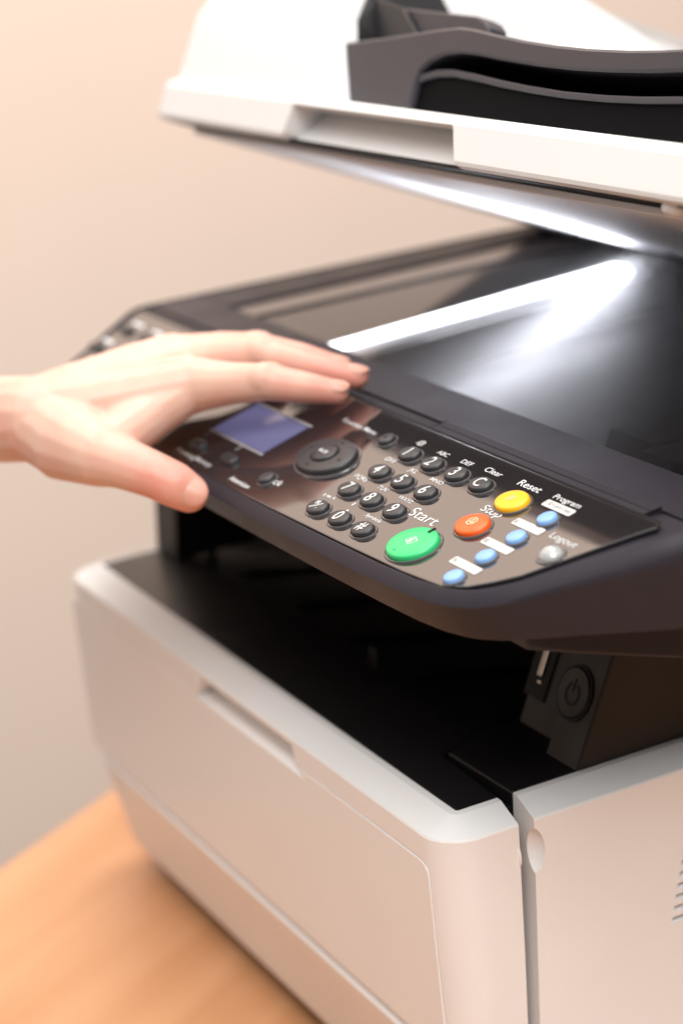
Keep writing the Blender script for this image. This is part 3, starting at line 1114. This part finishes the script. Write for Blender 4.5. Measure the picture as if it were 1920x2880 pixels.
# paper trays
def lid_poly(pts, yl):
    q = [lidpx(a, b, yl) for a, b in pts]
    return [Vector((min(max(p.x, -0.30), 0.086), min(p.y, 0.106))) for p in q]


def tray_part(name, pts, y0, y1, material, bev=0.001):
    pl = lid_poly(pts, y0)
    v, f = slab(pl, 0, 1, 0)
    area = sum(pl[i - 1].x * pl[i].y - pl[i].x * pl[i - 1].y for i in range(len(pl)))
    if area < 0:
        pl = pl[::-1]
    inn = offset_poly(pl, bev)
    rg = [[(p.x, y0, p.y) for p in inn], [(p.x, y0 + bev, p.y) for p in pl], [(p.x, y1, p.y) for p in pl]]
    v, f = loft(rg)
    return sub(name, make_mesh(name, v, f, 40), material, lid)


def ext(pts_right, slope_pts):
    return pts_right + slope_pts


top = [(962, 118), (1100, 100), (1230, 80), (1290, 73), (1330, 78), (1390, 93), (1470, 111), (1560, 125), (1650, 134), (1760, 139), (1850, 138), (1920, 134), (2080, 118), (2300, 90)]
bot = [(2300, 160), (2080, 186), (1920, 199), (1820, 202), (1700, 200), (1600, 194), (1500, 182), (1400, 165), (1340, 152), (1290, 146), (1245, 152), (1205, 172), (1180, 198), (1165, 240), (1150, 300), (958, 300)]
tray_part('input_tray', top + bot, YF + 0.0150, YF + 0.2070, TRAYGREY, 0.0012)
ot = [(1160, 222), (1185, 205), (1225, 194), (1270, 193), (1330, 205), (1400, 222), (1480, 238), (1580, 254), (1700, 265), (1800, 269), (1920, 269), (2100, 262), (2300, 250)]
ob = [(a, b + 20) for a, b in ot[::-1]]
tray_part('tray_rim', ot + ob, YF + 0.0160, YF + 0.0210, TRAYGREY, 0.0008)
tray_part('output_pocket', [(a, b + 16) for a, b in ot] + [(2300, 480), (1900, 440), (1130, 330)], YF + 0.0180, YF + 0.2070, POCKET, 0.0006)
gl_ = [(968, 130), (968, 62), (1010, 26), (1040, 2), (1130, 20), (1340, 44), (1362, 56), (1374, 76), (1370, 130)]
tray_part('paper_guide', gl_, YF + 0.0330, YF + 0.0420, TRAYGREY, 0.0008)
tray_part('feed_slot', [(966, 118), (966, 64), (1050, -10), (1130, 20), (1180, 110)], YF + 0.0300, YF + 0.0320, BLACK, 0.0004)
wl = [(960, 160), (940, -160), (1330, -10), (1480, 60), (1600, 108), (1680, 134), (1780, 160)]
tray_part('rear_cover', wl, YF + 0.1370, YF + 0.2370, LIDWHITE, 0.002)

# ------------------------------------------------------------------ hand and forearm on the panel
D0 = (R @ (Vector((-0.136, 0.047, 0.135)) - CAM)).z


def J(px, py, dd):
    return at_depth(px, py, D0 + dd)


def capsule_chain(bm, pts):
    """pts: (Vector, radius) list -> chain of tapered capsules"""
    for (p, r), (q, s) in zip(pts[:-1], pts[1:]):
        ax = (q - p)
        L = ax.length
        zq = ax.normalized()
        t = Vector((0, 0, 1)) if abs(zq.z) < 0.9 else Vector((1, 0, 0))
        xq = zq.cross(t).normalized()
        yq = zq.cross(xq)
        rings = []
        for k in range(-4, 1):
            a = k / 4 * math.pi / 2
            rings.append((p + zq * (math.sin(a) * r), math.cos(a) * r))
        for k in range(0, 5):
            a = k / 4 * math.pi / 2
            rings.append((q + zq * (math.sin(a) * s), math.cos(a) * s))
        vs = []
        for c, rr in rings:
            rr = max(rr, 1e-4)
            vs.append([bm.verts.new(c + (xq * math.cos(2 * math.pi * i / 14) + yq * math.sin(2 * math.pi * i / 14)) * rr) for i in range(14)])
        for a_, b_ in zip(vs[:-1], vs[1:]):
            for i in range(14):
                bm.faces.new((a_[i], a_[(i + 1) % 14], b_[(i + 1) % 14], b_[i]))
        bm.faces.new(vs[0][::-1])
        bm.faces.new(vs[-1])


W1, W2 = J(95, 1178, 0.020), J(95, 1172, 0.045)
idx = [(J(545, 1082, 0.022), 0.0122), (J(650, 1078, 0.012), 0.0092), (J(752, 1074, 0.004), 0.0080), (J(860, 1090, 0.0), 0.0068), (J(947, 1103, 0.0), 0.0052)]
mid = [(J(530, 1022, 0.048), 0.0125), (J(640, 1000, 0.040), 0.0090), (J(745, 997, 0.033), 0.0078), (J(880, 1032, 0.025), 0.0066), (J(1003, 1060, 0.021), 0.0053)]
rng = [(J(495, 1015, 0.064), 0.0120), (J(620, 988, 0.056), 0.0090), (J(720, 982, 0.050), 0.0078), (J(850, 1006, 0.042), 0.0066), (J(950, 1032, 0.038), 0.0051)]
lit = [(J(440, 1022, 0.082), 0.0112), (J(540, 1000, 0.078), 0.0082), (J(620, 1000, 0.074), 0.0068), (J(720, 1022, 0.068), 0.0056), (J(790, 1040, 0.064), 0.0046)]
thb = [(J(190, 1236, 0.012), 0.0182), (J(275, 1276, 0.000), 0.0142), (J(345, 1302, -0.006), 0.0110), (J(435, 1337, -0.011), 0.0098), (J(490, 1363, -0.012), 0.0096), (J(530, 1386, -0.011), 0.0084)]
bm = bmesh.new()
for ch in (idx, mid, rng, lit, thb):
    capsule_chain(bm, ch)
for ch, wr in ((idx, W1), (mid, W1), (rng, W2), (lit, W2)):
    m_ = (ch[0][0] + wr) / 2
    capsule_chain(bm, [(wr, 0.0170), (m_, 0.0150), (ch[0][0], ch[0][1])])
for ch, wr, h in ((idx, W1, 0.0035), (mid, W1, 0.0040), (rng, W2, 0.0040)):        # tendons on the back of the hand
    lift = Vector((0, 0, 1))
    p0_, p1_ = ch[0][0], wr
    capsule_chain(bm, [(p0_ + lift * (ch[0][1] - 0.0022), 0.0034), (p0_.lerp(p1_, 0.3) + lift * 0.0128, 0.0026), (p0_.lerp(p1_, 0.75) + lift * 0.0145, 0.0024)])
for ch in (idx, mid, rng):                          # knuckles
    capsule_chain(bm, [(ch[2][0] + Vector((0, -0.002, 0.0018)), ch[2][1] - 0.0008), (ch[2][0] + Vector((0, 0.002, 0.0014)), ch[2][1] - 0.0010)])
    capsule_chain(bm, [(ch[0][0] + Vector((0, -0.001, 0.0020)), ch[0][1] - 0.0014), (ch[0][0] + Vector((0, 0.002, 0.0016)), ch[0][1] - 0.0018)])
capsule_chain(bm, [(W1, 0.0175), (thb[0][0], 0.0172), (thb[1][0], 0.0140)])
capsule_chain(bm, [(thb[1][0], 0.0120), (J(430, 1160, 0.016), 0.0105), (idx[0][0], 0.0110)])
capsule_chain(bm, [(thb[0][0], 0.015), (J(400, 1120, 0.035), 0.013), (mid[0][0], 0.011)])
A1, A2 = J(-520, 1215, 0.16), J(-520, 1205, 0.185)
capsule_chain(bm, [(W1, 0.0185), (J(-60, 1182, 0.045), 0.0188), (A1, 0.027)])
capsule_chain(bm, [(W2, 0.0180), (J(-60, 1176, 0.070), 0.0185), (A2, 0.027)])
me = bpy.data.meshes.new('hand')
bm.to_mesh(me)
bm.free()
tmp = bpy.data.objects.new('tmp_hand', me)
scene.collection.objects.link(tmp)
md = tmp.modifiers.new('r', 'REMESH')
md.mode = 'VOXEL'
md.voxel_size = 0.0010
ms = tmp.modifiers.new('s', 'SMOOTH')
ms.factor, ms.iterations = 0.5, 9
dg = bpy.context.evaluated_depsgraph_get()
dg.update()
hand_me = bpy.data.meshes.new_from_object(tmp.evaluated_get(dg), depsgraph=dg)
bpy.data.objects.remove(tmp)
hand_me.materials.clear()
# knuckle creases and blood flush stored as an attribute of the skin itself
att = hand_me.attributes.new('flush', 'FLOAT', 'POINT')
tips = [idx[-1][0], mid[-1][0], rng[-1][0], thb[-1][0]]
kn = [idx[2][0], mid[2][0], idx[0][0], thb[3][0]]
vals = []
for q in hand_me.vertices:
    d1 = min((q.co - t).length for t in tips)
    d2 = min((q.co - t).length for t in kn)
    vals.append(max(0.0, 1.0 * (1 - d1 / 0.034)) + max(0.0, 0.28 * (1 - d2 / 0.017)))
att.data.foreach_set('value', vals)
for p in hand_me.polygons:
    p.use_smooth = True
hand = link('person', hand_me, SKIN, None, Z0)
hand['label'] = 'bare left hand and wrist resting on the dark control panel'
hand['category'] = 'person'


def nail(center, axis, normal, ln=0.0058, wd=0.0044, th=0.0016):
    axis = axis.normalized()
    normal = (normal - axis * normal.dot(axis)).normalized()
    side_ = axis.cross(normal)
    m = Matrix.Identity(4)
    m.col[0][:3], m.col[1][:3], m.col[2][:3] = axis, side_, normal
    m.translation = center
    bm = bmesh.new()
    bmesh.ops.create_uvsphere(bm, u_segments=20, v_segments=12, radius=1)
    for q in bm.verts:
        x, y, z = q.co
        x = math.copysign(abs(x) ** 0.75, x)
        q.co = Vector((x * ln, y * wd, z * th - 0.28 * wd * y * y))
    me = bpy.data.meshes.new('nail')
    bm.to_mesh(me)
    bm.free()
    for p in me.polygons:
        p.use_smooth = True
    o = link('finger_nail', me, NAIL, hand)
    o.matrix_local = m
    return o


up = Vector((0, 0, 1))
tocam = (CAM - idx[-1][0]).normalized()
for ch, r_, nv in ((idx, 0.0049, up * 0.95 + tocam * 0.35), (mid, 0.0050, up), (rng, 0.0048, up)):
    ax = ch[-1][0] - ch[-2][0]
    nv = nv.normalized()
    nn = (nv - ax.normalized() * nv.dot(ax.normalized())).normalized()
    nail(ch[-1][0] - ax.normalized() * 0.0008 + nn * (r_ - 0.0010), ax, nn)
ax = thb[-1][0] - thb[-3][0]
nv = (tocam + up * 0.12 + right * 0.30).normalized()
nn = (nv - ax.normalized() * nv.dot(ax.normalized())).normalized()
nail(thb[-1][0] + ax.normalized() * 0.0012 + nn * 0.0070, ax, nn, 0.0070, 0.0062, 0.0020)
